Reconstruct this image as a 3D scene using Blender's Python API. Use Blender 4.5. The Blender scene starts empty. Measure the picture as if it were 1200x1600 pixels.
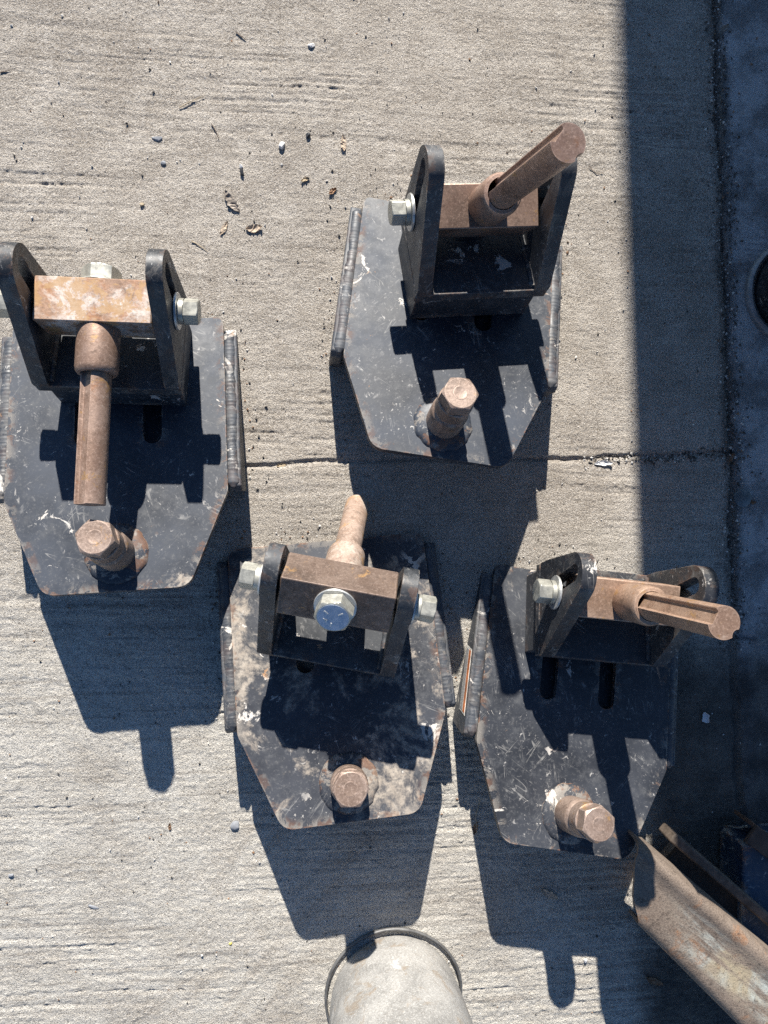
import bpy, bmesh, math, random
import numpy as np
from mathutils import Vector, Matrix, Euler
from mathutils.geometry import tessellate_polygon
R = math.radians
sc = bpy.context.scene
col = sc.collection

# ------------------------------------------------------------------ camera, sky, sun, exposure
cam = bpy.data.cameras.new('camera')
cam.sensor_fit = 'VERTICAL'; cam.sensor_height = 36.0; cam.lens = 25.194
cam.clip_start = .02; cam.clip_end = 400
co = bpy.data.objects.new('camera', cam); col.objects.link(co)
co.location = (0, 0, 1.4); co.rotation_euler = (-.0405, -.1061, 0)
sc.camera = co

SUN_DIR = Vector((.146, -1.813, -1.0)).normalized()          # the way the light travels
ELEV = math.asin(-SUN_DIR.z)
w = bpy.data.worlds.new('World'); sc.world = w; w.use_nodes = True
nt = w.node_tree; nt.nodes.clear()
sky = nt.nodes.new('ShaderNodeTexSky'); sky.sky_type = 'NISHITA'; sky.sun_disc = False
sky.sun_elevation = ELEV; sky.sun_rotation = math.atan2(-SUN_DIR.x, -SUN_DIR.y)
sky.air_density = 1.0; sky.dust_density = .0; sky.ozone_density = 6.0
bg = nt.nodes.new('ShaderNodeBackground'); bg.inputs[1].default_value = .060
wo = nt.nodes.new('ShaderNodeOutputWorld')
nt.links.new(sky.outputs[0], bg.inputs[0]); nt.links.new(bg.outputs[0], wo.inputs[0])
sl = bpy.data.lights.new('sun', 'SUN'); sl.energy = 5.0; sl.angle = R(.53); sl.color = (1.0, .95, .87)
so = bpy.data.objects.new('sun', sl); col.objects.link(so)
so.rotation_euler = SUN_DIR.to_track_quat('-Z', 'Y').to_euler(); so.location = (-.3, 4, 4)
vs = sc.view_settings
vs.view_transform = 'Standard'; vs.look = 'None'; vs.gamma = 1; vs.use_curve_mapping = False; vs.exposure = 1.02

sc.cycles.use_denoising = False; sc.cycles.max_bounces = 4; sc.cycles.diffuse_bounces = 3; sc.cycles.glossy_bounces = 2; sc.cycles.transmission_bounces = 1

# ------------------------------------------------------------------ node helpers
class G:
    """small helper round a material's node tree"""
    def __init__(s, name):
        s.m = bpy.data.materials.new(name); s.m.use_nodes = True
        s.t = s.m.node_tree; s.t.nodes.clear()
        s.out = s.n('ShaderNodeOutputMaterial'); s.b = s.n('ShaderNodeBsdfPrincipled')
        s.l(s.b.outputs[0], s.out.inputs[0])
        s.tc = s.n('ShaderNodeTexCoord')
    def n(s, t, **k):
        x = s.t.nodes.new(t)
        for a, v in k.items(): setattr(x, a, v)
        return x
    def l(s, a, b): s.t.links.new(a, b)
    def put(s, v, sock):
        if isinstance(v, bpy.types.NodeSocket): s.l(v, sock)
        elif isinstance(v, (tuple, list)) and sock.type == 'RGBA' and len(v) == 3: sock.default_value = (*v, 1)
        else: sock.default_value = v
    def vec(s, scale=(1, 1, 1), off=(0, 0, 0), rot=(0, 0, 0), src=None):
        m = s.n('ShaderNodeMapping'); s.l(src or s.tc.outputs['Object'], m.inputs[0])
        m.inputs['Location'].default_value = off; m.inputs['Rotation'].default_value = rot; m.inputs['Scale'].default_value = scale
        return m.outputs[0]
    def noise(s, v, scale, detail=6, rough=.6, dist=0):
        x = s.n('ShaderNodeTexNoise'); s.l(v, x.inputs['Vector']); x.inputs['Scale'].default_value = scale
        x.inputs['Detail'].default_value = detail; x.inputs['Roughness'].default_value = rough; x.inputs['Distortion'].default_value = dist
        return x.outputs[0]
    def vor(s, v, scale, feat='F1', out=0, rand=1):
        x = s.n('ShaderNodeTexVoronoi', feature=feat); s.l(v, x.inputs['Vector']); x.inputs['Scale'].default_value = scale
        x.inputs['Randomness'].default_value = rand
        return x.outputs[out]
    def ramp(s, v, a, b, lo=0, hi=1):
        x = s.n('ShaderNodeMapRange'); x.interpolation_type = 'SMOOTHSTEP'; s.put(v, x.inputs[0])
        for i, q in enumerate((a, b, lo, hi)): x.inputs[i+1].default_value = q
        return x.outputs[0]
    def math(s, op, a, b=0, c=0):
        x = s.n('ShaderNodeMath', operation=op); s.put(a, x.inputs[0]); s.put(b, x.inputs[1]); s.put(c, x.inputs[2]); return x.outputs[0]
    def mix(s, f, a, b):
        x = s.n('ShaderNodeMix', data_type='RGBA'); s.put(f, x.inputs[0]); s.put(a, x.inputs[6]); s.put(b, x.inputs[7]); return x.outputs[2]
    def bump(s, h, strength, dist, prev=None):
        x = s.n('ShaderNodeBump'); s.put(h, x.inputs['Height']); x.inputs['Strength'].default_value = strength; x.inputs['Distance'].default_value = dist
        if prev is not None: s.l(prev, x.inputs['Normal'])
        return x.outputs[0]
    def edge(s, r=.003):
        """1 near sharp edges, where paint is knocked off"""
        b = s.n('ShaderNodeBevel', samples=2); b.inputs[0].default_value = r
        g = s.n('ShaderNodeNewGeometry'); d = s.n('ShaderNodeVectorMath', operation='DOT_PRODUCT')
        s.l(b.outputs[0], d.inputs[0]); s.l(g.outputs['Normal'], d.inputs[1])
        return s.ramp(d.outputs['Value'], .995, .90, 0, 1)
    def done(s, colr, rough, metal=0, normal=None, spec=.5):
        s.put(colr, s.b.inputs['Base Color']); s.put(rough, s.b.inputs['Roughness']); s.put(metal, s.b.inputs['Metallic'])
        s.b.inputs['Specular IOR Level'].default_value = spec
        if normal is not None: s.l(normal, s.b.inputs['Normal'])
        return s.m

def paint(name, seed, dust=.5, chips=.5, scr=.5, base=(.024, .030, .041), rimk=1.0):
    g = G(name); o = (seed*3.1, seed*1.7, seed*.9)
    v = g.vec(off=o)
    n1 = g.noise(v, 7, 5, .6)
    c = g.mix(g.ramp(n1, .3, .75), tuple(x*.7 for x in base), tuple(x*1.6 for x in base))
    n2 = g.noise(v, 40, 6, .7)
    c = g.mix(g.ramp(n2, .50, .72, 0, .5), c, (.085, .088, .093))
    c = g.mix(g.ramp(g.noise(v, 170, 4, .75), .54, .66, 0, .4), c, (.13, .13, .13))
    # dried mud and dust in patches
    d1 = g.noise(v, 8.5, 7, .68, .4)
    dm = g.ramp(d1, .74-.22*dust, .78-.18*dust)
    dm = g.math('MULTIPLY', dm, g.ramp(g.noise(v, 90, 4, .7), .32, .62, .15, .9))
    c = g.mix(dm, c, g.mix(g.ramp(n2, .3, .7), (.40, .35, .29), (.27, .23, .19)))
    # paint flakes: small crisp pale islands
    fl = g.noise(v, 19, 8, .70, .8)
    fm = g.math('MULTIPLY', g.ramp(fl, .652-.05*chips, .660-.05*chips), g.ramp(g.noise(v, 6, 3), .38, .55))
    c = g.mix(fm, c, g.mix(g.ramp(g.noise(v, 21, 2), .56, .66), (.50, .47, .43), (.33, .19, .10)))
    # scratches: thin lines in several directions
    tot = None
    for i, (an, sx, sy) in enumerate(((.5, 3, 26), (-.9, 4, 34), (1.3, 2.5, 30))):
        vr = g.vec(off=(o[0]+i*2.3, o[1]+i*5.1, 0), rot=(0, 0, an)); vv = g.vec(scale=(sx, sy, 8), src=vr)
        wv = g.noise(vv, 1.0, 2, .5, 1.1)
        line = g.ramp(g.math('ABSOLUTE', g.math('SUBTRACT', wv, .5)), .010, .004)
        gate = g.ramp(g.noise(g.vec(off=(o[0]+i*7.7, i*3.3, o[2])), 10, 4, .7), .58-.05*scr, .68-.05*scr)
        line = g.math('MULTIPLY', line, gate)
        tot = line if tot is None else g.math('MAXIMUM', tot, line)
    c = g.mix(g.math('MULTIPLY', tot, .38), c, (.36, .35, .33))
    sp = g.math('MULTIPLY', g.ramp(g.noise(v, 95, 5, .75, .6), .622, .645), g.ramp(g.noise(v, 11, 4, .7), .42, .60))
    c = g.mix(g.math('MULTIPLY', sp, .7), c, (.50, .48, .45))
    # feathery grey scuffs
    vr = g.vec(off=o, rot=(0, 0, seed*.7)); sn = g.noise(g.vec(scale=(40, 90, 40), src=vr), 1.0, 7, .78, .3)
    sm = g.math('MULTIPLY', g.ramp(sn, .57, .66), g.ramp(g.noise(g.vec(off=(o[2], o[0], 2)), 9, 5, .7), .46, .62))
    c = g.mix(g.math('MULTIPLY', sm, .55), c, (.33, .32, .31))
    # rubbed, rusty and dusty rims
    rim = g.edge(.026)
    rn = g.noise(g.vec(off=(o[1], o[2], 1)), 26, 8, .72, .5)
    rm = g.math('MULTIPLY', rim, g.ramp(rn, .535-.06*chips, .56-.06*chips))
    rm = g.math('MULTIPLY', rm, rimk)
    c = g.mix(g.math('MULTIPLY', rm, .85), c, g.mix(g.ramp(g.noise(v, 33, 3), .46, .56), (.36, .32, .27), (.22, .105, .05)))
    e = g.edge(.0045)
    em = g.math('MULTIPLY', e, g.ramp(g.noise(v, 55, 6, .7), .54-.07*chips, .60-.07*chips))
    em = g.math('MULTIPLY', em, rimk)
    c = g.mix(em, c, g.mix(g.ramp(g.noise(v, 30, 3), .45, .6), (.34, .29, .24), (.26, .11, .045)))
    rough = g.math('ADD', g.math('ADD', g.ramp(n2, .3, .75, .42, .58), g.ramp(n1, .35, .65, -.04, .12)), g.math('MULTIPLY', g.math('MAXIMUM', dm, rm), .3))
    h = g.math('ADD', g.math('MULTIPLY', n2, .4), g.math('ADD', g.math('MULTIPLY', dm, .5), g.math('MULTIPLY', g.math('MAXIMUM', fm, rm), -.6)))
    return g.done(c, rough, 0, g.bump(h, .35, .0015), .48)

def rust(name, seed, a=(.20, .115, .075), b=(.12, .062, .04), pale=.35, palec=(.42, .36, .30), orange=.35, rough=.55, metal=.35):
    g = G(name); o = (seed*2.3, seed*4.1, seed*1.3); v = g.vec(off=o)
    n1 = g.noise(v, 14, 8, .65, .3); n2 = g.noise(v, 75, 6, .7); n3 = g.noise(v, 24, 9, .7, .5)
    c = g.mix(g.ramp(n1, .38, .60), b, a)
    c = g.mix(g.ramp(g.noise(g.vec(off=(o[2]+3, o[0], o[1])), 9, 6, .7, .6), .52, .66, 0, .6), c, tuple(x*.45 for x in b))
    c = g.mix(g.ramp(n3, .62-.14*orange, .74-.1*orange, 0, .8), c, (.30, .125, .045))
    pm = g.math('MULTIPLY', g.ramp(g.noise(g.vec(off=(o[1], o[0], 3)), 17, 9, .7, .3), .72-.3*pale, .80-.22*pale), g.ramp(n2, .3, .6, .3, 1))
    c = g.mix(pm, c, palec)
    c = g.mix(g.ramp(n2, .50, .68, 0, .6), c, tuple(x*.42 for x in b))
    c = g.mix(g.ramp(g.noise(v, 190, 4, .75), .53, .64, 0, .4), c, tuple(min(1, x*1.45+.03) for x in a))
    gr = g.noise(v, 260, 4, .75)
    c = g.mix(g.ramp(gr, .54, .66, 0, .34), c, tuple(min(1, x*1.7+.05) for x in a))
    c = g.mix(g.ramp(gr, .44, .33, 0, .42), c, tuple(x*.3 for x in b))
    yl = g.math('MULTIPLY', g.ramp(g.noise(g.vec(off=(o[2], o[1], 7)), 30, 7, .75, .4), .60-.08*orange, .64-.08*orange), .75)
    c = g.mix(yl, c, (.36, .21, .085))
    sp = g.ramp(g.vor(v, 260), .14, .06)
    c = g.mix(g.math('MULTIPLY', sp, .5), c, tuple(x*.3 for x in b))
    e = g.math('MULTIPLY', g.edge(.0025), g.ramp(n2, .38, .55))
    c = g.mix(g.math('MULTIPLY', e, .65), c, tuple(min(1, x*1.9+.06) for x in a))
    h = g.math('ADD', g.math('MULTIPLY', n2, .7), g.math('ADD', g.math('MULTIPLY', n1, .6), g.math('MULTIPLY', gr, .2)))
    return g.done(c, g.ramp(n2, .3, .8, rough-.1, rough+.18), g.math('MULTIPLY', g.math('SUBTRACT', 1, pm), metal), g.bump(h, .4, .0014), .6)

def zinc(name, seed, c0=(.50, .49, .43), metal=.55, rough=.42):
    g = G(name); v = g.vec(off=(seed, seed*2, 0))
    n1 = g.noise(v, 60, 6, .7); n2 = g.noise(v, 220, 4, .7)
    c = g.mix(g.ramp(n1, .35, .7), tuple(x*.72 for x in c0), c0)
    c = g.mix(g.ramp(n2, .62, .75, 0, .6), c, (.20, .16, .11))
    return g.done(c, g.ramp(n1, .3, .7, rough-.08, rough+.14), metal, g.bump(n2, .25, .0006))

def plain(name, c, rough=.7, metal=0, var=.35, scale=40, bump=.3):
    g = G(name); v = g.vec(); n = g.noise(v, scale, 7, .68)
    return g.done(g.mix(g.ramp(n, .3, .7), tuple(x*(1-var) for x in c), tuple(min(1, x*(1+var)) for x in c)), rough, metal, g.bump(n, bump, .002))

def concrete():
    g = G('broomed_concrete'); geo = g.n('ShaderNodeNewGeometry'); P = geo.outputs['Position']
    v = g.vec(src=P); sep = g.n('ShaderNodeSeparateXYZ'); g.l(P, sep.inputs[0]); X, Y = sep.outputs[0], sep.outputs[1]
    mid = g.noise(v, 13, 6, .66); fine = g.noise(v, 330, 3, .8); grain = g.noise(v, 820, 1, .6); big = g.noise(v, 3.1, 4, .6)
    c = g.mix(g.ramp(mid, .32, .68), (.44, .386, .322), (.60, .542, .468))
    low = g.ramp(g.math('ADD', Y, g.math('MULTIPLY', g.math('SUBTRACT', mid, .5), .16)), .06, -.45)
    c = g.mix(low, c, g.mix(g.ramp(mid, .3, .7), (.57, .532, .465), (.70, .668, .60)))
    c = g.mix(g.ramp(big, .48, .66, 0, .45), c, (.31, .262, .212))
    c = g.mix(g.math('MULTIPLY', g.ramp(mid, .60, .72), g.ramp(g.noise(v, 5.3, 3), .5, .62)), c, (.27, .225, .18))
    # cement streaks along the broom strokes
    st = g.noise(g.vec(scale=(3, 70, 1), rot=(0, 0, .02), src=P), 1.0, 4, .65, .2)
    c = g.mix(g.ramp(st, .52, .68, 0, .5), c, (.25, .215, .178))
    # brownish drag marks, diagonal, bottom left
    vr = g.vec(rot=(0, 0, .72), src=P)
    dg = g.noise(g.vec(scale=(16, 2.0, 1), src=vr), 1.0, 5, .7, .8)
    dz = g.math('MULTIPLY', g.ramp(Y, -.45, -.75), g.ramp(g.math('ABSOLUTE', g.math('SUBTRACT', X, g.math('ADD', -.12, g.math('MULTIPLY', g.math('ADD', Y, .9), .42)))), .26, .05))
    c = g.mix(g.math('MULTIPLY', g.math('MULTIPLY', g.ramp(dg, .46, .70), dz), .5), c, (.29, .225, .165))
    # sand grains, pale and dark
    c = g.mix(g.ramp(fine, .53, .64, 0, .7), c, (.84, .79, .72))
    c = g.mix(g.ramp(fine, .46, .35, 0, .8), c, (.125, .105, .085))
    c = g.mix(g.ramp(grain, .58, .70, 0, .6), c, (.88, .84, .78))
    c = g.mix(g.ramp(grain, .40, .30, 0, .7), c, (.07, .06, .05))
    # older, greyer slab right of the long joint
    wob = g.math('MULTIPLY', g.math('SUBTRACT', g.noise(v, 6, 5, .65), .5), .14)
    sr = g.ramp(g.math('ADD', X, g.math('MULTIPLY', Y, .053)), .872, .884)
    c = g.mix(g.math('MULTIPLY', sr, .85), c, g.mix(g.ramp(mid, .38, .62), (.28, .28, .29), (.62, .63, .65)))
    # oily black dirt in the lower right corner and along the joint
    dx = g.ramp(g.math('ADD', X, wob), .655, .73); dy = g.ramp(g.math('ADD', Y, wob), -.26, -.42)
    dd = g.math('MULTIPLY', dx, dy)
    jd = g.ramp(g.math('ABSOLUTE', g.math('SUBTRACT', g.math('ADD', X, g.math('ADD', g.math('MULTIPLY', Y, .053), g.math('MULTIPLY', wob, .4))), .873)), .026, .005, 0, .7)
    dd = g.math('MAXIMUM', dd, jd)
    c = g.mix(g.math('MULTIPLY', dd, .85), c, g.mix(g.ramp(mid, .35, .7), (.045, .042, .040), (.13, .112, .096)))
    h = g.math('ADD', g.math('MULTIPLY', fine, 1.0), g.math('MULTIPLY', grain, .45))
    return g.done(c, .92, 0, g.bump(h, 1.0, .0060), .2)

# ------------------------------------------------------------------ mesh helpers
def mesh_obj(name, V, F, mat, parent=None, bev=0, seg=2, smooth=35):
    me = bpy.data.meshes.new(name); me.from_pydata([tuple(p) for p in V], [], F); me.validate()
    bm = bmesh.new(); bm.from_mesh(me); bmesh.ops.remove_doubles(bm, verts=bm.verts, dist=1e-6)
    bmesh.ops.recalc_face_normals(bm, faces=bm.faces); bm.to_mesh(me); bm.free()
    if smooth:
        me.shade_smooth(); me.set_sharp_from_angle(angle=R(smooth))
    me.materials.append(mat)
    o = bpy.data.objects.new(name, me); col.objects.link(o); o.parent = parent
    if bev:
        b = o.modifiers.new('bevel', 'BEVEL'); b.width = bev; b.segments = seg; b.limit_method = 'ANGLE'; b.angle_limit = R(40); b.harden_normals = False
    return o

def prism(loops, w0, w1, T):
    """solid from an outline (and holes) between w0 and w1; T maps (a, b, w) to a point"""
    vs_ = [[Vector((a, b, 0)) for a, b in lp] for lp in loops]
    flat = [p for lp in loops for p in lp]; n = len(flat)
    tris = tessellate_polygon(vs_)
    V = [T(a, b, w0) for a, b in flat] + [T(a, b, w1) for a, b in flat]
    F = [tuple(t) for t in tris] + [tuple(i+n for i in reversed(t)) for t in tris]
    k = 0
    for lp in loops:
        m = len(lp)
        for i in range(m):
            j = (i+1) % m; F.append((k+i, k+j, k+j+n, k+i+n))
        k += m
    return V, F

def lathe(prof, T, n=40, cap0=True, cap1=True, fr=None):
    """prof: (r, h); fr(angle, r, h) may change the radius"""
    V, F = [], []
    for r, h in prof:
        for i in range(n):
            a = 2*math.pi*i/n; q = fr(a, r, h) if fr else r
            V.append(T(q*math.cos(a), q*math.sin(a), h))
    for k in range(len(prof)-1):
        for i in range(n):
            j = (i+1) % n; F.append((k*n+i, k*n+j, (k+1)*n+j, (k+1)*n+i))
    if cap0: F.append(tuple(range(n))[::-1])
    if cap1: F.append(tuple((len(prof)-1)*n+i for i in range(n)))
    return V, F

def hexhead(ap, h0, h1, T, turn=0, n=72, dish=.0):
    """hexagon head of apothem ap with the turned chamfer real ones have"""
    def rr(a, r, h):
        b = (a+turn) % (math.pi/3) - math.pi/6
        return min(ap/math.cos(b), ap*.955+max(0, h1-h)*1.75) if r > .9*ap else r
    H = h1-h0; prof = [(ap, h0), (ap, h0+H*.45)]
    for t in (.22, .17, .13, .09, .06, .03, 0): prof.append((ap, h1-ap*t))
    if dish: prof += [(ap*.80, h1-.0001), (ap*.74, h1-dish), (.001, h1-dish)]
    return lathe(prof, T, n, fr=rr)

def round_poly(pts, rad, seg=6):
    """round the corners of an outline"""
    out = []; n = len(pts)
    for i in range(n):
        p = Vector(pts[i]); a = Vector(pts[i-1])-p; b = Vector(pts[(i+1) % n])-p; r = rad[i] if isinstance(rad, (list, tuple)) else rad
        if r <= 0: out.append(tuple(p)); continue
        th = a.angle(b)/2; d = min(r/math.tan(th), a.length*.45, b.length*.45); r = d*math.tan(th)
        a.normalize(); b.normalize(); c = p+(a+b).normalized()*(r/math.sin(th))
        s = p+a*d-c; e = p+b*d-c; ang = s.angle(e); ax = s.cross(e) if False else (s.x*e.y-s.y*e.x)
        for k in range(seg+1):
            t = k/seg*ang*(1 if ax > 0 else -1)
            out.append((c.x+s.x*math.cos(t)-s.y*math.sin(t), c.y+s.x*math.sin(t)+s.y*math.cos(t)))
    return out

def stadium(p, q, r, seg=10):
    p, q = Vector(p), Vector(q); d = (q-p); a0 = math.atan2(d.y, d.x); out = []
    for c, s in ((q, a0-math.pi/2), (p, a0+math.pi/2)):
        for k in range(seg+1):
            t = s+math.pi*k/seg; out.append((c.x+r*math.cos(t), c.y+r*math.sin(t)))
    return out

def hull(pts):
    pts = sorted(set(pts)); out = []
    for seq in (pts, pts[::-1]):
        h = []
        for p in seq:
            while len(h) > 1 and (h[-1][0]-h[-2][0])*(p[1]-h[-2][1])-(h[-1][1]-h[-2][1])*(p[0]-h[-2][0]) <= 1e-12: h.pop()
            h.append(p)
        out += h[:-1]
    return out

def box(a0, a1, b0, b1, c0, c1, T):
    return prism([[(a0, b0), (a1, b0), (a1, b1), (a0, b1)]], c0, c1, T)

def tag(o, label=None, cat=None, group=None, kind=None):
    for k, v in (('label', label), ('category', cat), ('group', group), ('kind', kind)):
        if v: o[k] = v
    return o

def empty(name, loc, rz=0):
    o = bpy.data.objects.new(name, None); col.objects.link(o); o.location = loc; o.rotation_euler = (0, 0, rz); o.empty_display_size = .05
    return o

# ------------------------------------------------------------------ the setting: concrete with its joints
rng = np.random.default_rng(7)
def fbm(nx, ny, cx, cy, octs, gain=.55):
    """value noise on a grid; cx, cy = first cell size in samples"""
    out = np.zeros((ny, nx)); amp = 1.0
    for _ in range(octs):
        gx, gy = int(nx/cx)+3, int(ny/cy)+3; g_ = rng.random((gy, gx))*2-1
        x = np.arange(nx)/cx; y = np.arange(ny)/cy; xi = x.astype(int); yi = y.astype(int)
        fx = x-xi; fy = y-yi; fx = fx*fx*(3-2*fx); fy = (fy*fy*(3-2*fy))[:, None]
        a = g_[yi][:, xi]*(1-fx)+g_[yi][:, xi+1]*fx; b = g_[yi+1][:, xi]*(1-fx)+g_[yi+1][:, xi+1]*fx
        out += amp*(a*(1-fy)+b*fy); amp *= gain; cx = max(cx/2, 1.0); cy = max(cy/2, 1.0)
    return out
X0, X1, Y0, Y1 = -.80, 1.22, -1.36, 1.16
NX, NY = 860, 1080
xs = np.linspace(X0, X1, NX); ys = np.linspace(Y0, Y1, NY); XX, YY = np.meshgrid(xs, ys)
def joint_h(x): return .036+.024*(x+.1)/.97+.0035*np.sin(x*9)+.0016*np.sin(x*31+1)
def joint_v(y): return .873-.053*y+.004*np.sin(y*5)+.002*np.sin(y*23)
# broom strokes: long thin ridges across, wandering a little
warp = fbm(NX, NY, 240, 130, 3)*4+np.arange(NX)[None, :]*.012
str_ = fbm(NX, NY, 300, 8, 3, .75)
rows = np.clip((np.arange(NY)[:, None]+warp).astype(int), 0, NY-1)
str_ = np.take_along_axis(str_, rows, 0)
ridge = -np.abs(str_)
grit = fbm(NX, NY, 2.6, 2.1, 2, .8)
mid = fbm(NX, NY, 26, 18, 4)
pres = np.clip(.55+.9*fbm(NX, NY, 120, 60, 2), .1, 1.3)
strk = fbm(NX, NY, 420, 3, 2, .6); strk = np.take_along_axis(strk, rows, 0)
Hh = -.0018*np.clip((strk-.5)/.45, 0, 1)*np.clip(pres, 0, 1)*np.clip(.5+fbm(NX, NY, 5, 4, 2), 0, 1.4)+.0016*ridge*pres+.0006*grit+.0007*mid+.0012*fbm(NX, NY, 240, 200, 2)
lowm = np.clip((.0-YY)/.3, 0, 1); Hh += lowm*.0007*fbm(NX, NY, 6, 3.5, 2, .7)
right = XX > joint_v(YY); Hh = np.where(right, Hh*.55+.001, Hh)
djh = np.abs(YY-joint_h(XX)+.0012*fbm(NX, NY, 9, 9, 2)); djv = np.abs(XX-joint_v(YY)+.004*fbm(NX, NY, 12, 12, 2))
gh = np.clip(1-djh/.0070, 0, 1)*(XX < joint_v(YY)+.004); gv = np.clip(1-djv/.0085, 0, 1)
Hh -= .0050*gh**.8+.007*gv**.6
# broken step where the dirt begins on the right
stp = np.clip((-.315+.02*np.sin(XX*17)+.01*fbm(NX, NY, 20, 20, 3)-YY)/.02, 0, 1)*np.clip((XX-.80)/.1, 0, 1); Hh -= .012*stp
Hh += np.where((XX > .84) & (YY < -.33), .010*np.exp(-((XX-.915-.02*np.sin(YY*9))/.03)**2), 0)
VV = np.stack([XX, YY, Hh], -1).reshape(-1, 3)
idx = np.arange(NX*NY).reshape(NY, NX)
Q = np.stack([idx[:-1, :-1], idx[:-1, 1:], idx[1:, 1:], idx[1:, :-1]], -1).reshape(-1, 4)
cxy = VV[Q].mean(1); isR = cxy[:, 0] > joint_v(cxy[:, 1]); isU = cxy[:, 1] > joint_h(cxy[:, 0])
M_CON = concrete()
def slab(name, sel, label=None):
    f = Q[sel]; used, inv = np.unique(f, return_inverse=True); v = VV[used]; f = inv.reshape(-1, 4)
    me = bpy.data.meshes.new(name); me.vertices.add(len(v)); me.vertices.foreach_set('co', v.astype(np.float32).ravel())
    me.loops.add(f.size); me.loops.foreach_set('vertex_index', f.astype(np.int32).ravel())
    me.polygons.add(len(f)); me.polygons.foreach_set('loop_start', np.arange(0, f.size, 4, dtype=np.int32))
    me.update(calc_edges=True); me.polygons.foreach_set('use_smooth', np.ones(len(f), bool)); me.materials.append(M_CON)
    o = bpy.data.objects.new(name, me); col.objects.link(o); tag(o, label, kind='structure'); return o
slab('concrete_slab', ~isR & isU, 'tan broom finished concrete slab above the crosswise joint')
slab('concrete_slab', ~isR & ~isU, 'paler broom finished concrete slab below the crosswise joint')
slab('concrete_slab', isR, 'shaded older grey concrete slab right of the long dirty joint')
# the yard goes on all round, in four sheets that stop under the edge of the slabs
e_ = .01; B = 40
quads = [(-B, X0+e_, -B, B), (X1-e_, B, -B, B), (X0+e_, X1-e_, -B, Y0+e_), (X0+e_, X1-e_, Y1-e_, B)]
V, F = [], []
for a, b, c, d in quads:
    k = len(V); V += [(a, c, -.006), (b, c, -.006), (b, d, -.006), (a, d, -.006)]; F.append((k, k+1, k+2, k+3))
tag(mesh_obj('ground', V, F, M_CON, smooth=0), 'flat concrete yard all round the brackets', kind='structure')

# ------------------------------------------------------------------ the four brackets
A_, VC, VF, AF = .189, .3364, .5028, .1198
VP, HP = .4382, .127
M_ZINC = zinc('zinc_plated_steel', 1); M_ZINC2 = zinc('bright_zinc_washer', 4, (.62, .62, .60), .6, .38)
M_MARK = zinc('stamped_blue_steel', 9, (.42, .47, .56), .55, .36)
M_DARKST = plain('dark_thread_steel', (.05, .045, .04), .5, .6)

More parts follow.
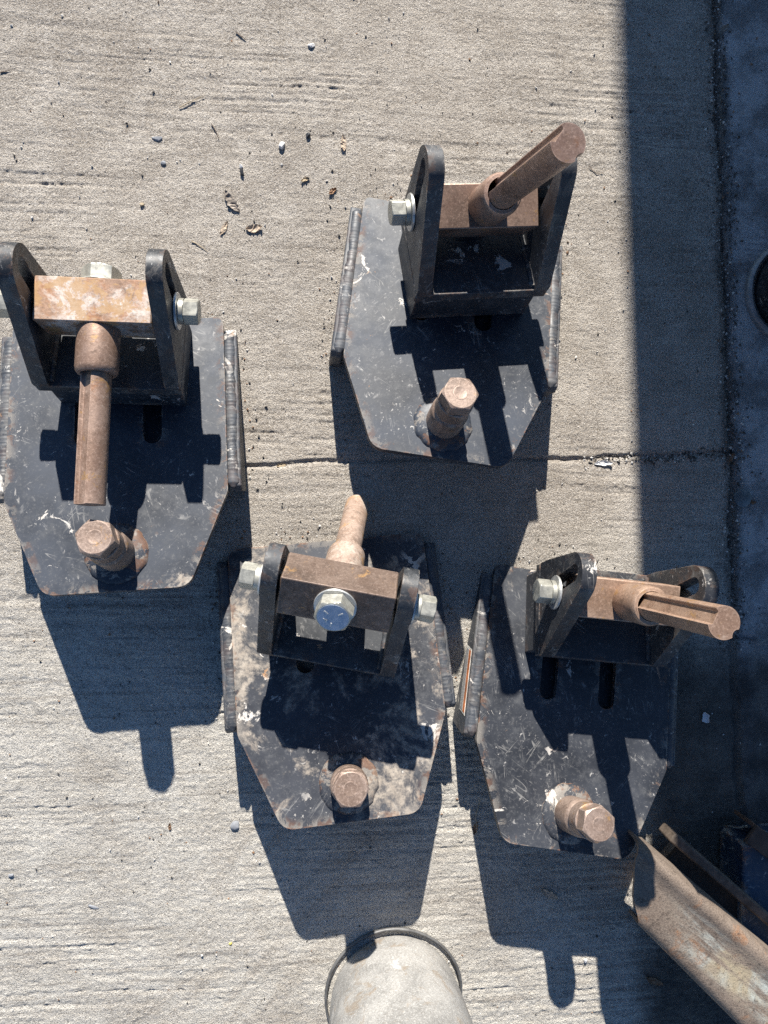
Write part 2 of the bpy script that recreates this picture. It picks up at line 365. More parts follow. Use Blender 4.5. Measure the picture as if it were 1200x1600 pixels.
SKIRT = [paint(f'chipped_skirt_paint_{i}', 40+i*1.9, .5, .8, .6, (.040, .045, .054), .22) for i in range(4)]
def bracket(k, label, x, y, yaw, tau, t0, cw, cu, cv, rod_deg, rod_len, axis, mats, key_turn, pin_turn, rows):
    mp, mr, mrod, mpin, mear = mats; msk = SKIRT[k]
    root = tag(empty('wedge_bracket', (x, y, 0), yaw), label, 'bracket', 'wedge brackets standing on the concrete')
    ct, st_ = math.cos(tau), math.sin(tau)
    def P(u, v, w): return Vector((u, -(v*ct-w*st_), t0+v*st_+w*ct))
    cc, cs = math.cos(cw), math.sin(cw)
    def C(u, v, w):
        q = v-.1; return P(cu+u*cc+q*cs, .1+cv-u*cs+q*cc, w)
    # sloping top plate with two slots
    out = round_poly([(-A_+.006, -.004), (A_-.006, -.004), (A_, .01), (A_, VC), (AF, VF), (-AF, VF), (-A_, VC), (-A_, .01)], [.01, .01, .01, .03, .03, .03, .03, .01], 5)
    sl1 = stadium((-.059, .11), (-.059, .225), .0165); sl2 = stadium((.059, .11), (.059, .225), .0165)
    V, F = prism([out, sl1, sl2], -.013, 0, P); mesh_obj('top_plate', V, F, mp, root, .0022)
    V, F = box(-.12, .12, .095, .262, -.036, -.031, P); mesh_obj('slot_dark_sheet', V, F, mp, root)  # black sheet added below the slots so they look dark, stands in for shade
    # side skirts: wedges that stand on the ground, with the weld along the plate
    for s in (-1, 1):
        zt = lambda v: t0+(v*st_-.0095*ct)
        def yb(v, w=0): return -(v*ct-w*st_)
        u0, u1 = s*(A_+.001), s*(A_+.023)
        pts = [(yb(.02), max(zt(.02), .006)), (yb(VC-.008), zt(VC-.008)), (yb(VC+.002), zt(VC)-.014), (yb(VC+.004), .001), (yb(.02), .001)]
        V, F = prism([pts], u0, u1, lambda a, b, w: Vector((w, a, b)))
        sk = mesh_obj('skirt', V, F, msk, root, .003)
        # rippled bead
        rs = random.Random(k*10+s); n = 260; V, F = [], []; mseg = 14
        ph = 0; lo = 0
        for i in range(n+1):
            v = .020+(VC-.028)*i/n; ph += .95+rs.uniform(-.35, .35); lo = lo*.95+rs.uniform(-1, 1)*.00024
            e0 = min(1, .35+min(i, n-i)*.09); wob = .0016*math.sin(i*.045+k*2+s)+lo*1.5
            hw = (.0112+lo+.0006*math.sin(i*.23+k))*e0; hh = (.0068+.00012*math.sin(ph)+lo*.9)*e0
            for j in range(mseg):
                a = 2*math.pi*j/mseg
                V.append(P(s*(A_+.0080+wob*.5+hw*math.cos(a)), v, -.0112+hh*math.sin(a)))
        for i in range(n):
            for j in range(mseg):
                q = (j+1) % mseg; F.append((i*mseg+j, i*mseg+q, (i+1)*mseg+q, (i+1)*mseg+j))
        F += [tuple(range(mseg)), tuple(n*mseg+j for j in range(mseg))]
        mesh_obj('weld_bead', V, F, msk, root, smooth=60)
        if k == 3 and s == -1:
            # worn sticker on the skirt facing left
            def Tk(a, b, w):       # a along the slope, b down from the edge
                z = zt(a)-b; return Vector((-(A_+.023)-w, yb(a), max(z, .003)))
            stk = prism([[(.175, .010), (.300, .010), (.300, .052), (.175, .052)]], .0003, .0009, Tk)
            so_ = mesh_obj('sticker', *stk, plain('sticker_white', (.62, .60, .55), .5), root, smooth=0)
            mesh_obj('orange_stripe', *prism([[(.179, .013), (.296, .013), (.296, .027), (.179, .027)]], .001, .0014, Tk), plain('sticker_orange', (.50, .17, .06), .5, var=.5), so_, smooth=0)
            gp = mesh_obj('grey_panel', *prism([[(.179, .029), (.296, .029), (.296, .049), (.179, .049)]], .001, .0014, Tk), plain('sticker_grey', (.33, .33, .33), .55, var=.5, scale=300), so_, smooth=0)
    # pin with hexagon head, welded to the plate
    def TP(a, b, h): return P(a*math.cos(pin_turn)-b*math.sin(pin_turn), VP+a*math.sin(pin_turn)+b*math.cos(pin_turn), h)
    rs = random.Random(k)
    jit = [.0008*math.sin(i*1.9)+rs.uniform(-.0011, .0011) for i in range(40)]
    V, F = lathe([(.053, -.0005), (.0515, .003), (.047, .006), (.041, .0075), (.0335, .011), (.031, .011)], TP, 40, True, False, lambda a, r, h: r+(jit[int(a/6.2832*40+.5) % 40] if r > .045 else 0))
    mesh_obj('weld_ring', V, F, mp, root, smooth=60)
    V, F = lathe([(.0325, .0), (.0325, .055), (.0315, .058), (.0275, .062), (.0275, .0645), (.0300, .068), (.0300, .097), (.0285, .0985)], TP, 48)
    pin = mesh_obj('pin', V, F, mpin, root)
    V, F = hexhead(.0268, .0980, HP, TP); hx = mesh_obj('hexagon_head', V, F, mpin, pin, smooth=25)
    V, F = lathe([(.0125, HP-.0005), (.0122, HP+.0003), (.0105, HP+.0005), (.0095, HP+.0003), (.0005, HP+.0003)], TP, 32); mesh_obj('centre_boss', V, F, mpin, pin, smooth=50)
    # clevis: riser, base and two slotted ears
    V, F = box(-.110, .110, .040, .190, .0005, .0765, C); riser = mesh_obj('riser_block', V, F, mear, root, .0015)
    V, F = box(-.119, .119, .034, .203, .078, .098, C); base = mesh_obj('clevis_base', V, F, mear, root, .002)
    ear_out = hull([(.034, .0985), (.2035, .0985), (.2040, .110), (.034, .130)] + [(.082+.0385*math.cos(t), .246+.0385*math.sin(t)) for t in np.linspace(0, 2*math.pi, 41)[:-1]])
    slot = stadium((.091, .150), (.079, .252), .0145)
    for s in (-1, 1):
        V, F = prism([ear_out, slot], s*.0935, s*.1185, lambda a, b, w: C(w, a, b)); ear = mesh_obj('ear', V, F, mear, base, .003, 3)
        rs = random.Random(k*7+s+20); V, F = [], []; n = 60; mseg = 8; ph = 0     # weld in the inside corner of the ear
        for i in range(n+1):
            v = .04+.155*i/n; ph += .9; rr = .0055+.0004*math.sin(ph)
            for j in range(mseg):
                a = 2*math.pi*j/mseg; V.append(C(s*.0925+rr*math.cos(a), v, .099+rr*math.sin(a)))
        for i in range(n):
            for j in range(mseg):
                q = (j+1) % mseg; F.append((i*mseg+j, i*mseg+q, (i+1)*mseg+q, (i+1)*mseg+j))
        F += [tuple(range(mseg)), tuple(n*mseg+j for j in range(mseg))]
        mesh_obj('weld_bead', V, F, mear, base, smooth=60)
    # crossbar, turned about the side bolts
    nv, nw = axis; th = R(rod_deg); dv, dw = math.cos(th), math.sin(th)     # way the rod points
    def D(u, f, n_): return C(u, nv+dv*f-dw*n_, nw+dw*f+dv*n_)              # f along the rod, n_ square to it
    V, F = box(-.0895, .0895, -.035, .035, -.035, .035, lambda a, b, c: D(a, b, c)); bar = mesh_obj('crossbar', V, F, mr, root, .0022)
    for s in (-1, 1):
        def TS(a, b, h): return C(s*h, nv+a, nw+b)
        thin = k == 1 and s == 1
        V, F = hexhead(.0185, .1195, .131, TS, .3) if thin else hexhead(.0185, .1325, .1555, TS, .3+s+k); sb = mesh_obj('side_bolt', V, F, M_ZINC, root, smooth=25)
        V, F = lathe([(.0125, .085), (.0125, .130 if thin else .1335)], TS, 24); mesh_obj('shank', V, F, M_DARKST, sb)
        if thin: continue
        V, F = lathe([(.0130, .1192), (.0290, .1192), (.0298, .1205), (.0292, .1232), (.0130, .1236)], TS, 40, False, False); mesh_obj('washer', V, F, M_ZINC2, sb)
        V, F = lathe([(.0130, .1242), (.0205, .1242), (.0208, .1260), (.0205, .1318), (.0130, .1318)], TS, 32, False, False); mesh_obj('lock_washer', V, F, M_ZINC, sb)
    # bolt through the bar, head on the side away from the rod
    def TH(a, b, h): return D(a, -h, b)
    V, F = lathe([(.012, .0355), (.0330, .0355), (.0338, .037), (.0330, .0392), (.012, .0396)], TH, 48, False, True); wsh = mesh_obj('bar_washer', V, F, M_ZINC2 if k == 2 else M_ZINC, root)
    V, F = hexhead(.0265, .0398, .0640, TH, .25); hb = mesh_obj('bar_bolt_head', V, F, M_ZINC, root, smooth=25)
    V, F = lathe([(.0245, .0637), (.0243, .0646), (.0005, .0649)], TH, 40, False, True); cap = mesh_obj('head_face', V, F, M_MARK if k == 2 else M_ZINC, hb)
    if k == 2:     # grade marks stamped on the head
        for an, r0, r1 in ((95, .010, .017), (215, .010, .018), (320, .010, .018)):
            ca, sa = math.cos(R(an)), math.sin(R(an))
            V, F = prism([[(r0, -.0011), (r1, -.0011), (r1, .0011), (r0, .0011)]], .0646, .0656, lambda a, b, h: TH(a*ca-b*sa, a*sa+b*ca, h)); mesh_obj('grade_mark', V, F, M_ZINC2, hb, .0003)
        V, F = prism([[(-.0145, .0035), (-.0075, .0055), (-.0085, .0115)], [(-.0125, .0052), (-.0096, .0060), (-.0100, .0085)]], .0646, .0656, TH); mesh_obj('maker_mark', V, F, M_ZINC2, hb)
    # collar and grooved rod
    def TR(a, b, h): return D(a, h, b)
    V, F = lathe([(.020, .0352), (.0325, .0352), (.0330, .037), (.0330, .098), (.0322, .104), (.0295, .108), (.0245, .109), (.0235, .100)], TR, 56, False, False); collar = mesh_obj('collar', V, F, mrod, root, smooth=30)
    kt = key_turn; r0 = .0232; prof = []
    for i in range(96):
        a = 2*math.pi*i/96; p = Vector((r0*math.cos(a), r0*math.sin(a)))
        if abs(p.y) < .0125 and p.x > 0: p.x = min(p.x, .0142+max(0, abs(p.y)-.0095)*2.2)       # wide flat keyway
        q = (p-Vector((-.0262, .006))); 
        if q.length < .0085 and k != 2: p = Vector((-.0262, .006))+q.normalized()*.0085                     # small scallop opposite
        prof.append((p.x*math.cos(kt)-p.y*math.sin(kt), p.x*math.sin(kt)+p.y*math.cos(kt)))
    V, F = prism([prof], .098, rod_len, TR); rod = mesh_obj('rod', V, F, mrod, root, .0012, 2, smooth=28)
    return root

mk = lambda i, d, c, s, b=(.025, .031, .043): paint(f'black_paint_{i}', i*1.37+.4, d, c, s, b, 1.0 if i < 5 else .55)
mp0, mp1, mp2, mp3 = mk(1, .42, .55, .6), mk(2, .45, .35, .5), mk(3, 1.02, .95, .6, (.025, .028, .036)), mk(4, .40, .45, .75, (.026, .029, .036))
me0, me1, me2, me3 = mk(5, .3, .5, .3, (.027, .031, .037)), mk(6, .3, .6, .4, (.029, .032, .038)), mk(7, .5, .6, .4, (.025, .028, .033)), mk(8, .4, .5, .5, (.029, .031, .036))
r_bar0 = rust('rusty_bar_with_pale_crust', 1, (.30, .18, .115), (.21, .12, .075), 1.0, (.58, .53, .48), 1.1, .6, .1)
r_bar1 = rust('brown_oxide_bar', 2, (.27, .18, .135), (.205, .13, .095), .05, orange=.1, rough=.48)
r_bar2 = rust('dull_brown_bar', 3, (.175, .125, .098), (.12, .08, .06), .18, orange=.05, rough=.55)
r_bar3 = rust('warm_brown_bar', 4, (.33, .225, .165), (.25, .16, .11), .3, orange=.2)
r_rod0 = rust('rusty_rod_pale_dust', 5, (.33, .225, .17), (.24, .15, .105), .45, (.48, .40, .33), .2, .5)
r_rod1 = rust('brown_oxide_rod', 6, (.36, .245, .19), (.27, .17, .125), .12, (.46, .37, .31), orange=.05, rough=.42)
r_rod2 = rust('pinkish_rust_rod', 7, (.33, .245, .195), (.25, .17, .125), .7, (.42, .36, .30), .35, .7, .0)
r_rod3 = rust('warm_worn_rod', 8, (.37, .25, .18), (.28, .175, .12), .4, (.50, .41, .33), .2, .48)
r_pin = [rust(f'worn_pin_{i}', 10+i, (.31, .23, .185), (.21, .145, .11), .4, (.46, .39, .33), .2, .45) for i in range(4)]

bracket(0, 'bracket at the left edge, its rusty rod pointing toward the hexagon pin', -.3455, .2979, .0528, .2992, .0134, -.0775, .017, -.0248, -9, .315, (.101, .1772),
        (mp0, r_bar0, r_rod0, r_pin[0], me0), 2.2, .25, True)
bracket(1, 'topmost bracket, its brown rod leaning up to the right over a smooth brown bar', .2967, .5165, -.1426, .3172, .0134, .2422, .0071, .0292, 65, .338, (.083, .156),
        (mp1, r_bar1, r_rod1, r_pin[1], me1), 2.5, -.1, True)
bracket(2, 'mud patched middle bracket with a bolt head facing up and its rod hanging behind', .0358, -.1159, .0817, .3219, .0134, -.2831, .0066, .0381, 223, .279, (.098, .226),
        (mp2, r_bar2, r_rod2, r_pin[2], me2), 1.57, .1, False)
bracket(3, 'lower right bracket with an orange and white sticker on its skirt', .5558, -.1991, -.1902, .3045, .0134, .0732, -.0094, -.0382, 76, .30, (.101, .1772),
        (mp3, r_bar3, r_rod3, r_pin[3], me3), 2.75, -.45, False)

# ------------------------------------------------------------------ things at the edge of the frame
# pale drum with a dark hoop round its foot, bottom edge
dr = tag(empty('drum', (.168, -1.032, 0)), 'weathered pale grey drum with a dark hoop at its foot, cut by the bottom edge', 'drum')
g = G('weathered_pale_steel'); v = g.vec(); n1 = g.noise(v, 9, 8, .68, .4); n2 = g.noise(v, 60, 6, .7)
c = g.mix(g.ramp(n1, .35, .65), (.21, .205, .195), (.36, .35, .33)); c = g.mix(g.ramp(n2, .56, .75, 0, .7), c, (.27, .22, .165))
c = g.mix(g.ramp(g.noise(g.vec(off=(4, 2, 1)), 26, 9, .72, .6), .60, .66, 0, .8), c, (.52, .51, .49))
dr1 = g.noise(v, 300, 4, .8); c = g.mix(g.ramp(dr1, .52, .64, 0, .5), c, (.60, .58, .54)); c = g.mix(g.ramp(dr1, .46, .36, 0, .55), c, (.16, .135, .11))
c = g.mix(g.ramp(g.noise(g.vec(off=(1, 7, 2)), 15, 8, .72, .5), .55, .64, 0, .6), c, (.25, .19, .13))
M_DRUM = g.done(c, .66, .05, g.bump(g.math('ADD', n2, g.math('MULTIPLY', dr1, .4)), .5, .003))
Tz = lambda a, b, h: Vector((a, b, h))
V, F = lathe([(.122, .004), (.1265, .02), (.130, .05), (.1335, .10), (.138, .20), (.143, .34), (.146, .42), (.150, .425), (.150, .437), (.142, .44), (.138, .425), (.0005, .42)], Tz, 72); mesh_obj('drum_wall', V, F, M_DRUM, dr, smooth=50)
V, F = [], []; n = 96; ms = 12
for i in range(n):
    a = 2*math.pi*i/n
    for j in range(ms):
        b = 2*math.pi*j/ms; rr = .1372+.0030*math.cos(b)*(1+.15*math.sin(5*a))+.0012*math.sin(3*a+1); V.append((rr*math.cos(a), rr*math.sin(a), 0.0055+.004*math.sin(b)))
for i in range(n):
    for j in range(ms):
        F.append((i*ms+j, i*ms+(j+1) % ms, ((i+1) % n)*ms+(j+1) % ms, ((i+1) % n)*ms+j))
mesh_obj('hoop', V, F, plain('dark_steel_hoop', (.13, .128, .125), .5, .3), dr, smooth=60)

# black pot with a steel rim at the right edge
pt_ = tag(empty('black_pot', (.997, .392, 0)), 'black round pot with a grey foot rim, cut by the right edge', 'pot')
M_POT = paint('pot_black', 21.3, .05, .4, .5, (.010, .011, .014), .2)
V, F = lathe([(.085, .004), (.088, .03), (.092, .10), (.094, .2), (.080, .225), (.03, .235), (.0005, .236)], Tz, 64); mesh_obj('pot_body', V, F, M_POT, pt_, smooth=50)
V, F = lathe([(.090, .0005), (.105, .0005), (.1065, .004), (.104, .013), (.098, .016), (.092, .012)], Tz, 72, False, False); mesh_obj('foot_rim', V, F, plain('grey_rim', (.20, .20, .205), .45, .2), pt_, smooth=50)

# rusty channel, bottom right
M_CH = None
g = G('rusty_channel_paint'); v = g.vec(); n1 = g.noise(v, 9, 8, .68, .5); n2 = g.noise(v, 70, 7, .72)
vr = g.vec(rot=(0, 0, .72)); vs_ = g.vec(scale=(4, 26, 6), src=vr); sn = g.noise(vs_, 1.6, 7, .7, .4)
sepc = g.n('ShaderNodeSeparateXYZ'); g.l(vr, sepc.inputs[0]); across = g.ramp(g.math('ABSOLUTE', g.math('ADD', sepc.outputs[1], .026)), .05, .018)
c = g.mix(g.ramp(n1, .35, .66), (.14, .105, .080), (.23, .18, .14))
sepn = g.n('ShaderNodeSeparateXYZ'); g.l(g.tc.outputs['Object'], sepn.inputs[0])
along = g.math('MULTIPLY', g.ramp(sepn.outputs[0], .03, .16), across)
c = g.mix(g.math('MULTIPLY', g.ramp(sn, .40, .58), along), c, g.mix(g.ramp(n1, .4, .6), (.44, .47, .43), (.36, .30, .20)))
c = g.mix(g.ramp(g.noise(g.vec(off=(3, 1, 5)), 13, 8, .7, .5), .56, .66, 0, .7), c, (.28, .13, .055))
c = g.mix(g.ramp(n2, .54, .66, 0, .75), c, (.055, .04, .03))
c = g.mix(g.math('MULTIPLY', g.ramp(g.vor(v, 150), .2, .1), .6), c, (.045, .033, .026))
cg = g.noise(v, 380, 3, .8); c = g.mix(g.ramp(cg, .53, .63, 0, .5), c, (.34, .27, .21)); c = g.mix(g.ramp(cg, .46, .36, 0, .6), c, (.04, .03, .024))
M_CH = g.done(c, .75, .03, g.bump(g.math('ADD', n2, g.math('MULTIPLY', cg, .5)), .6, .0025))
ch = tag(empty('rusty_channel', (.59, -.70, 0)), 'rusty sunlit steel channel with pale paint left, in the bottom right corner', 'channel')
ax = Vector((.751, -.66, 0)).normalized(); pn = Vector((-.66, -.751, 0)).normalized()    # along, and toward the lower left
def TCh(a, b, z): return ax*a+pn*b+Vector((.0, .056, z))
# profile across: b from the upper lip (0) to the lower edge (width), with real sheet thickness
def sheet(prof, starts, length, widen, th_):
    V, F = [], []; n = len(prof); rowsN = 14
    nrm = []
    for i in range(n):
        p, q = prof[max(i-1, 0)], prof[min(i+1, n-1)]; d = Vector((q[0]-p[0], q[1]-p[1])).normalized(); nrm.append(Vector((-d.y, d.x)))
    for sgn in (0, 1):
        for r_ in range(rowsN+1):
            t = r_/rowsN
            for i, (b, z) in enumerate(prof):
                a = starts[i]+(length-starts[i])*t; k = 1+widen*(a/length); off = nrm[i]*(-th_*sgn)
                V.append(TCh(a, b*k+off.x, z+off.y+.03*a))
    S = (rowsN+1)*n
    for sgn in (0, 1):
        for r_ in range(rowsN):
            for i in range(n-1):
                f = (sgn*S+r_*n+i, sgn*S+r_*n+i+1, sgn*S+(r_+1)*n+i+1, sgn*S+(r_+1)*n+i); F.append(f)
    for r_ in range(rowsN):
        for i in (0, n-1): F.append((r_*n+i, (r_+1)*n+i, S+(r_+1)*n+i, S+r_*n+i))
    for i in range(n-1):
        for r_ in (0, rowsN): F.append((r_*n+i, r_*n+i+1, S+r_*n+i+1, S+r_*n+i))
    return V, F
prof = [(-.002, .10), (-.002, .17), (.000, .188), (.005, .197), (.012, .200), (.020, .198), (.028, .193), (.040, .191), (.060, .191), (.080, .192), (.095, .192), (.104, .188), (.108, .178), (.109, .13)]
starts = [.0, .0, .0, .0, .004, .010, .016, .026, .044, .060, .085, .100, .108, .115]
V, F = sheet(prof, starts, .62, .45, .006); mesh_obj('web', V, F, M_CH, ch, smooth=50)
V, F = box(.10, .62, -.052, -.032, .07, .12, TCh); rail = mesh_obj('rail', V, F, plain('dull_rust', (.085, .065, .05), .75, 0, .5, 60), ch, .004)
V, F = box(.16, .62, -.045, .10, .062, .069, TCh); mesh_obj('floor_plate', V, F, plain('black_rust', (.04, .03, .025), .8), ch)
for a in (.19, .55):
    V, F = box(a, a+.012, -.05, .095, .001, .0615, TCh); mesh_obj('foot_plate', V, F, M_CH, ch)

# blue steel frame in the shade, right edge
bl = tag(empty('blue_frame', (.905, -.775, 0)), 'dark blue steel frame with a rusty angle on top, shaded at the right edge', 'steel frame')
M_BLUE = paint('blue_paint', 31.7, .4, .8, .3, (.014, .030, .055))
V, F = box(-.045, .34, -.20, .055, .001, .085, Tz); mesh_obj('frame_box', V, F, M_BLUE, bl, .004)
d = Vector((.80, -.60, 0)); e2 = Vector((.60, .80, 0))
TA = lambda a, b, z: d*a+e2*b+Vector((-.04, .075, z))
V, F = box(.0, .40, -.012, .028, .086, .096, TA); an_ = mesh_obj('angle_top', V, F, plain('deep_rust', (.075, .045, .03), .8, 0, .5, 30), bl, .002)
V, F = box(-.0, .40, .020, .028, .020, .0855, TA); mesh_obj('angle_side', V, F, plain('deep_rust', (.10, .055, .035), .8, 0, .5, 30), bl, .002)

# made-up ramp, added unseen past the right edge to throw the broad shade
rp = tag(empty('added_shade_ramp', (1.6, 2.0, 0)), 'made-up sloping ramp added unseen outside the frame to shade the right side', 'ramp')
S_ = -SUN_DIR
def gp(y): return Vector((.665-.0575*y, y, 0))
def ep(y): return gp(y)+S_*(3.5+2.32*(y+.125))*.93
pa, pb = ep(-1.10), ep(2.4); off = Vector((1.6, 2.0, 0))
def TRm(a, b, w):    # a along 0..1, b to the right, w up
    return pa.lerp(pb, a)+Vector((b, 0, w))-off
M_SHADE_RAMP = plain('shade_ramp_steel', (.10, .10, .10), .7, .2)
nP = 14
for i in range(nP):
    V, F = box(i/nP+.0003, (i+1)/nP-.0003, .0, 1.0, -.02, 0, TRm); mesh_obj('shade_ramp_deck', V, F, M_SHADE_RAMP, rp, smooth=0)
for b in (.06, .86):
    V, F = box(.0, 1, b, b+.08, -.12, -.021, TRm); mesh_obj('shade_ramp_beam', V, F, M_SHADE_RAMP, rp, smooth=0)
for a in (.08, .5, .97):
    for b in (.55, .9):
        p = TRm(a, b, 0); V, F = box(p.x-.03, p.x+.03, p.y-.03, p.y+.03, .0, p.z-.02, Tz); mesh_obj('shade_ramp_leg', V, F, M_SHADE_RAMP, rp, smooth=0)

# ------------------------------------------------------------------ loose bits on the concrete
def hgt(x, y):
    i = int(round((x-X0)/(X1-X0)*(NX-1))); j = int(round((y-Y0)/(Y1-Y0)*(NY-1))); return float(Hh[min(max(j, 0), NY-1), min(max(i, 0), NX-1)])
def pebble_mesh(seed, sx, sy, sz, sub=2, sharp=.25):
    rs = random.Random(seed); bm = bmesh.new(); bmesh.ops.create_icosphere(bm, subdivisions=sub, radius=1)
    pl = [(Vector((rs.gauss(0, 1), rs.gauss(0, 1), rs.gauss(0, 1))).normalized(), rs.uniform(.55, .85)) for _ in range(9)]
    for v_ in bm.verts:
        for n_, d_ in pl:
            q = v_.co.dot(n_)
            if q > d_: v_.co -= n_*(q-d_)
        v_.co = Vector((v_.co.x*sx, v_.co.y*sy, v_.co.z*sz))
    V = [v_.co.copy() for v_ in bm.verts]; F = [tuple(x.index for x in f.verts) for f in bm.faces]; bm.free(); return V, F
def pebble(name, label, x, y, size, rz, mat, seed, cat='pebble', group=None):
    size = tuple(q*.78 for q in size); V, F = pebble_mesh(seed, *size); o = mesh_obj(name, V, F, mat, smooth=25); o.location = (x, y, hgt(x, y)+size[2]*.6); o.rotation_euler = (0, 0, rz)
    return tag(o, label, cat, group)
def leaf(name, label, x, y, ln, wd, rz, mat, seed, cat='leaf', curl=.28):
    rs = random.Random(seed); V, F = [], []; n = 12; ms = 5; ln *= .85; wd *= .75
    for lay in (0, 1):
        for i in range(n+1):
            t = i/n; ww = wd*(math.sin(math.pi*min(1, t*.93+.05))**.8)*(1+.25*rs.uniform(-1, 1))
            for j in range(-2, 3):
                s = j/2; V.append((ln*(t-.5), ww*s*.5+wd*.12*math.sin(t*4+seed), curl*wd*(s*s*.55+.35*(t-.5)**2*4)+.0015*rs.uniform(-1, 1)*(lay == 0)-.0006*lay))
    S = (n+1)*ms
    for lay in (0, 1):
        for i in range(n):
            for j in range(ms-1): F.append((lay*S+i*ms+j, lay*S+i*ms+j+1, lay*S+(i+1)*ms+j+1, lay*S+(i+1)*ms+j))
    o = mesh_obj(name, V, F, mat, smooth=0); o.location = (x, y, hgt(x, y)+.0016); o.rotation_euler = (rs.uniform(-.06, .06), rs.uniform(-.1, .1), rz)
    return tag(o, label, cat)
def twig(label, pts, r, mat, seed):
    rs = random.Random(seed); V, F = [], []; ms = 6; P_ = [Vector((x, y, hgt(x, y)+r*.8+.001)) for x, y in pts]
    fine = []
    for i in range(len(P_)-1):
        for q in range(4): fine.append(P_[i].lerp(P_[i+1], q/4)+Vector((rs.uniform(-.0006, .0006), rs.uniform(-.0006, .0006), 0)))
    fine.append(P_[-1])
    for i, p in enumerate(fine):
        d_ = (fine[min(i+1, len(fine)-1)]-fine[max(i-1, 0)]).normalized(); s_ = Vector((-d_.y, d_.x, 0)); rr = r*(1-.6*i/len(fine))
        for j in range(ms):
            a = 2*math.pi*j/ms; V.append(p+s_*rr*math.cos(a)+Vector((0, 0, rr*math.sin(a))))
    for i in range(len(fine)-1):
        for j in range(ms): F.append((i*ms+j, i*ms+(j+1) % ms, (i+1)*ms+(j+1) % ms, (i+1)*ms+j))
    F += [tuple(range(ms)), tuple((len(fine)-1)*ms+j for j in range(ms))]
    return tag(mesh_obj('twig', V, F, mat), label, 'twig')
M_WH = plain('white_stone', (.62, .61, .60), .8); M_DK = plain('dark_stone', (.028, .030, .036), .6); M_GY = plain('grey_stone', (.26, .27, .29), .8)
M_TAN = plain('dry_leaf_tan', (.44, .35, .26), .8, var=.3, scale=90); M_BRN = plain('dry_leaf_brown', (.20, .12, .07), .8, var=.4, scale=90)
M_BARK = plain('bark_grey_brown', (.27, .23, .19), .9, var=.4, scale=120); M_PAP = plain('white_scrap', (.60, .60, .60), .7, var=.15)
M_ORG = plain('orange_brown_leaf', (.26, .15, .085), .8, var=.4, scale=90); M_TW = plain('twig_brown', (.20, .155, .12), .9); M_STR = plain('pale_straw', (.45, .36, .24), .8)
M_YEL = plain('yellow_chip', (.62, .52, .14), .7)
pebble('stone_chip', 'white stone chip next to a small black pebble above the left bracket', -.046, .639, (.007, .012, .006), -.4, M_WH, 3, 'stone chip')
pebble('pebble', 'small black pebble just right of a white stone chip', .004, .660, (.0065, .0075, .006), .3, M_DK, 4)
pebble('pebble', 'black pebble with a white cap between the left and top brackets', -.121, .586, (.006, .009, .007), .2, M_DK, 5)
pebble('stone_chip', 'tiny white chip resting against a black pebble', -.122, .597, (.005, .007, .005), .5, M_WH, 6, 'stone chip')
leaf('dry_leaf', 'curled pale tan leaf above the top bracket', .071, .650, .036, .014, 1.75, M_TAN, 1)
leaf('bark_flake', 'grey brown bark flake left of the top bracket', -.140, .530, .052, .022, -.85, M_BARK, 2, 'bark flake', .25)
leaf('dry_leaf', 'broad tan leaf below the bark flake', -.099, .483, .036, .018, .1, M_TAN, 3)
leaf('dry_leaf', 'narrow bent tan leaf left of the broad tan leaf', -.155, .481, .034, .011, 1.0, M_TAN, 4)
leaf('dry_leaf', 'small orange leaf close to the top left of the top bracket', .050, .558, .022, .012, .6, M_ORG, 5)
leaf('dry_leaf', 'small yellow tan leaf beside a grey chip above the crosswise joint', -.002, .577, .020, .010, .4, M_STR, 6)
leaf('bark_flake', 'white flake lying on the crosswise joint near the shade line', .596, .040, .044, .014, .1, M_PAP, 7, 'flake', .3)
leaf('paper_scrap', 'small white torn scrap on the dark dirt right of the lower right bracket', .827, -.491, .030, .022, -.9, M_PAP, 8, 'scrap', .15)
leaf('dry_leaf', 'brown forked leaf in the shadow of the lower right bracket', .492, -.846, .045, .018, -.5, M_TAN, 9)
leaf('dry_leaf', 'long brown leaf in the shadow at the bottom right', .721, -1.047, .048, .017, -.55, M_BRN, 10)
leaf('dry_leaf', 'reddish leaf at the left shadow edge of the lower right bracket', .336, -.700, .030, .012, 1.2, M_ORG, 11)
leaf('bark_flake', 'brown wood chip at the top of the long joint', .836, .911, .034, .013, .8, M_BARK, 12, 'wood chip', .1)
leaf('dry_leaf', 'brown leaf where the two joints meet', .868, .050, .030, .014, 1.2, M_BRN, 13)
leaf('dry_leaf', 'orange leaf just right of the round disc', .918, -.040, .014, .010, .3, M_ORG, 14)
pebble('stone_chip', 'small white chip near the top edge', .011, .828, (.010, .006, .004), .1, M_WH, 15, 'stone chip')
pebble('stone_chip', 'flat grey chip with a crescent edge in the upper left', -.276, .642, (.014, .007, .003), .1, M_GY, 16, 'stone chip')
pebble('stone_chip', 'smaller grey chip below the crescent edged chip', -.265, .597, (.008, .005, .003), .1, M_GY, 17, 'stone chip')
pebble('pebble', 'pale round pebble level with the top bracket plate', -.305, .519, (.006, .005, .004), .1, M_STR, 18)
pebble('pebble', 'white pebble in the lower right bracket shadow edge', .571, -.992, (.0055, .007, .005), .1, M_WH, 19)
pebble('stone_chip', 'blue grey triangular chip left of the middle bracket shadow', -.143, -.668, (.014, .012, .005), .8, M_GY, 20, 'stone chip')
pebble('pebble', 'tiny yellow chip in the lower left', -.155, -.905, (.005, .004, .003), .4, M_YEL, 21)
pebble('stone_chip', 'grey sliver in the lower left corner area', -.413, -.815, (.014, .004, .003), -.4, M_GY, 22, 'stone chip')
pebble('stone_chip', 'grey chip at the left edge of the lower slab', -.563, -.745, (.008, .006, .003), .3, M_GY, 23, 'stone chip')
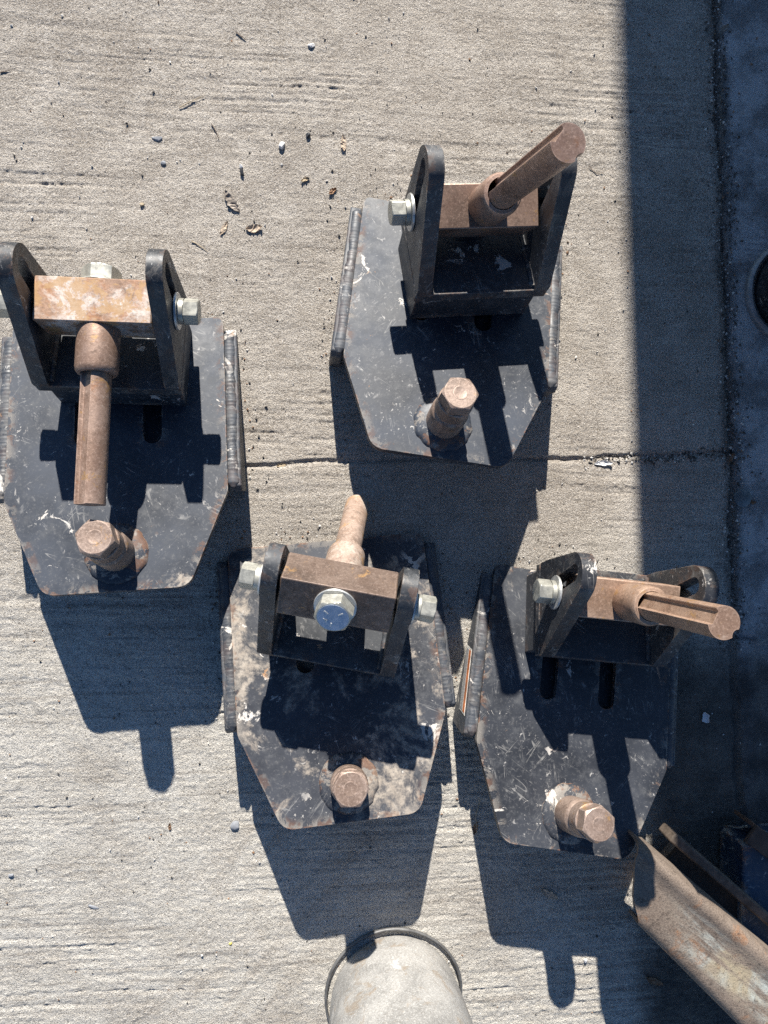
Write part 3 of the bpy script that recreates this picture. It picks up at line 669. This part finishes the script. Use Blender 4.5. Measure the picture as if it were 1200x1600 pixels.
leaf('wood_chip', 'short brown wood splinter left of the middle bracket', -.268, -.665, .018, .007, 1.5, M_BRN, 24, 'splinter', .2)
leaf('bark_flake', 'tan flake lying by the joint right of the left bracket', -.050, .034, .022, .010, .2, M_STR, 25, 'flake')
V, F = lathe([(.0005, .0005), (.0185, .0005), (.0192, .002), (.0188, .0055), (.0175, .0062), (.0005, .0060)], Tz, 36, False, False)
o = mesh_obj('round_disc', V, F, plain('dull_grey_disc', (.15, .17, .18), .5, .3)); o.location = (.894, -.031, .001); tag(o, 'flat round grey metal disc beside the long joint', 'disc')
twig('thin bent twig left of the white stone chip', [(-.176, .672), (-.168, .660), (-.163, .645)], .0011, M_TW, 1)
twig('pale straw near the top left, sloping up', [(-.236, .700), (-.215, .712), (-.190, .724)], .0010, M_STR, 2)
twig('short dark twig at the upper left edge', [(-.552, .745), (-.535, .750)], .0012, M_TW, 3)
twig('dark twig high above the white stone chip', [(-.130, .845), (-.112, .832)], .0012, M_TW, 4)
twig('straw in the shadow of the lower right bracket', [(.345, -.640), (.336, -.680), (.340, -.722)], .0008, M_STR, 5)
twig('twig between the shade line and the top bracket rod', [(.560, .628), (.575, .615), (.588, .618)], .0010, M_TW, 6)
twig('straw left of the upper crosswise joint under the left leaf', [(-.215, .455), (-.200, .447), (-.185, .436)], .0009, M_STR, 7)
# grit nobody could count
def grit_obj(name, label, pts, mat, seed):
    rs = random.Random(seed); V, F = [], []
    oc = [(1, 0, 0), (-1, 0, 0), (0, 1, 0), (0, -1, 0), (0, 0, 1), (0, 0, -1)]; of = [(0, 2, 4), (2, 1, 4), (1, 3, 4), (3, 0, 4), (2, 0, 5), (1, 2, 5), (3, 1, 5), (0, 3, 5)]
    for x, y, s in pts:
        k = len(V); a = rs.random()*6.28; z = hgt(x, y)+s*.35; sq = rs.uniform(.5, 1); fl = rs.uniform(.4, .9)
        for p in oc:
            q = Vector((p[0]*s*rs.uniform(.7, 1.2), p[1]*s*sq*rs.uniform(.7, 1.2), p[2]*s*fl)); q.rotate(Euler((rs.uniform(-.5, .5), rs.uniform(-.5, .5), a))); V.append((x+q.x, y+q.y, z+q.z))
        F += [tuple(k+i for i in f) for f in of]
    me = bpy.data.meshes.new(name); me.from_pydata(V, [], F); me.materials.append(mat)
    o = bpy.data.objects.new(name, me); col.objects.link(o); return tag(o, label, 'grit', kind='stuff')
rs = random.Random(5)
def scatter(n, lo, hi):
    return [(rs.uniform(X0+.02, X1-.02), rs.uniform(Y0+.02, Y1-.02), lo+(hi-lo)*rs.random()**3) for _ in range(n)]
def along_joint(n, lo, hi):
    out = []
    for _ in range(n):
        y = rs.uniform(-.35, 1.1); x = float(joint_v(y))+rs.gauss(.002, .011)*(1.0+.8*math.sin(y*6+1)**2); out.append((x, y, lo+(hi-lo)*rs.random()**2.5))
    for _ in range(n//6):
        x = rs.uniform(.55, .87); out.append((x, float(joint_h(x))+rs.gauss(-.004, .006), lo+(hi-lo)*rs.random()**2))
    return out
def by_plates(n, lo, hi):
    out = []
    for _ in range(n):
        bx_, by_, yw = ((-.3455, .2979, .0528), (.2967, .5165, -.1426), (.0358, -.1159, .0817), (.5558, -.1991, -.1902))[rs.randrange(4)]
        t = rs.random(); e_ = abs(rs.gauss(0, .014))
        u, v_ = rs.choice((((-.217-e_), .34*t), ((.217+e_), .34*t), (-.19+.38*t, -.012-e_)))
        out.append((bx_+u*math.cos(yw)+v_*math.sin(yw), by_+u*math.sin(yw)-v_*math.cos(yw), lo+(hi-lo)*rs.random()**2.5))
    return out
grit_obj('grit', 'pale sandy grit strewn over the concrete and the long joint', scatter(1500, .0007, .0036)+along_joint(700, .0008, .0042)+by_plates(160, .0008, .0040), plain('pale_grit', (.50, .48, .45), .85, var=.25), 1)
grit_obj('grit', 'dark specks of grit strewn over the concrete and the long joint', scatter(1700, .0007, .0034)+along_joint(1300, .001, .0042)+by_plates(220, .0008, .0036), plain('dark_grit', (.06, .055, .05), .85, var=.4), 2)
grit_obj('grit', 'reddish brown crumbs strewn over the concrete', scatter(700, .0008, .0036)+along_joint(160, .0008, .0035)+by_plates(200, .0008, .0036), plain('brown_grit', (.24, .14, .08), .85, var=.4), 3)
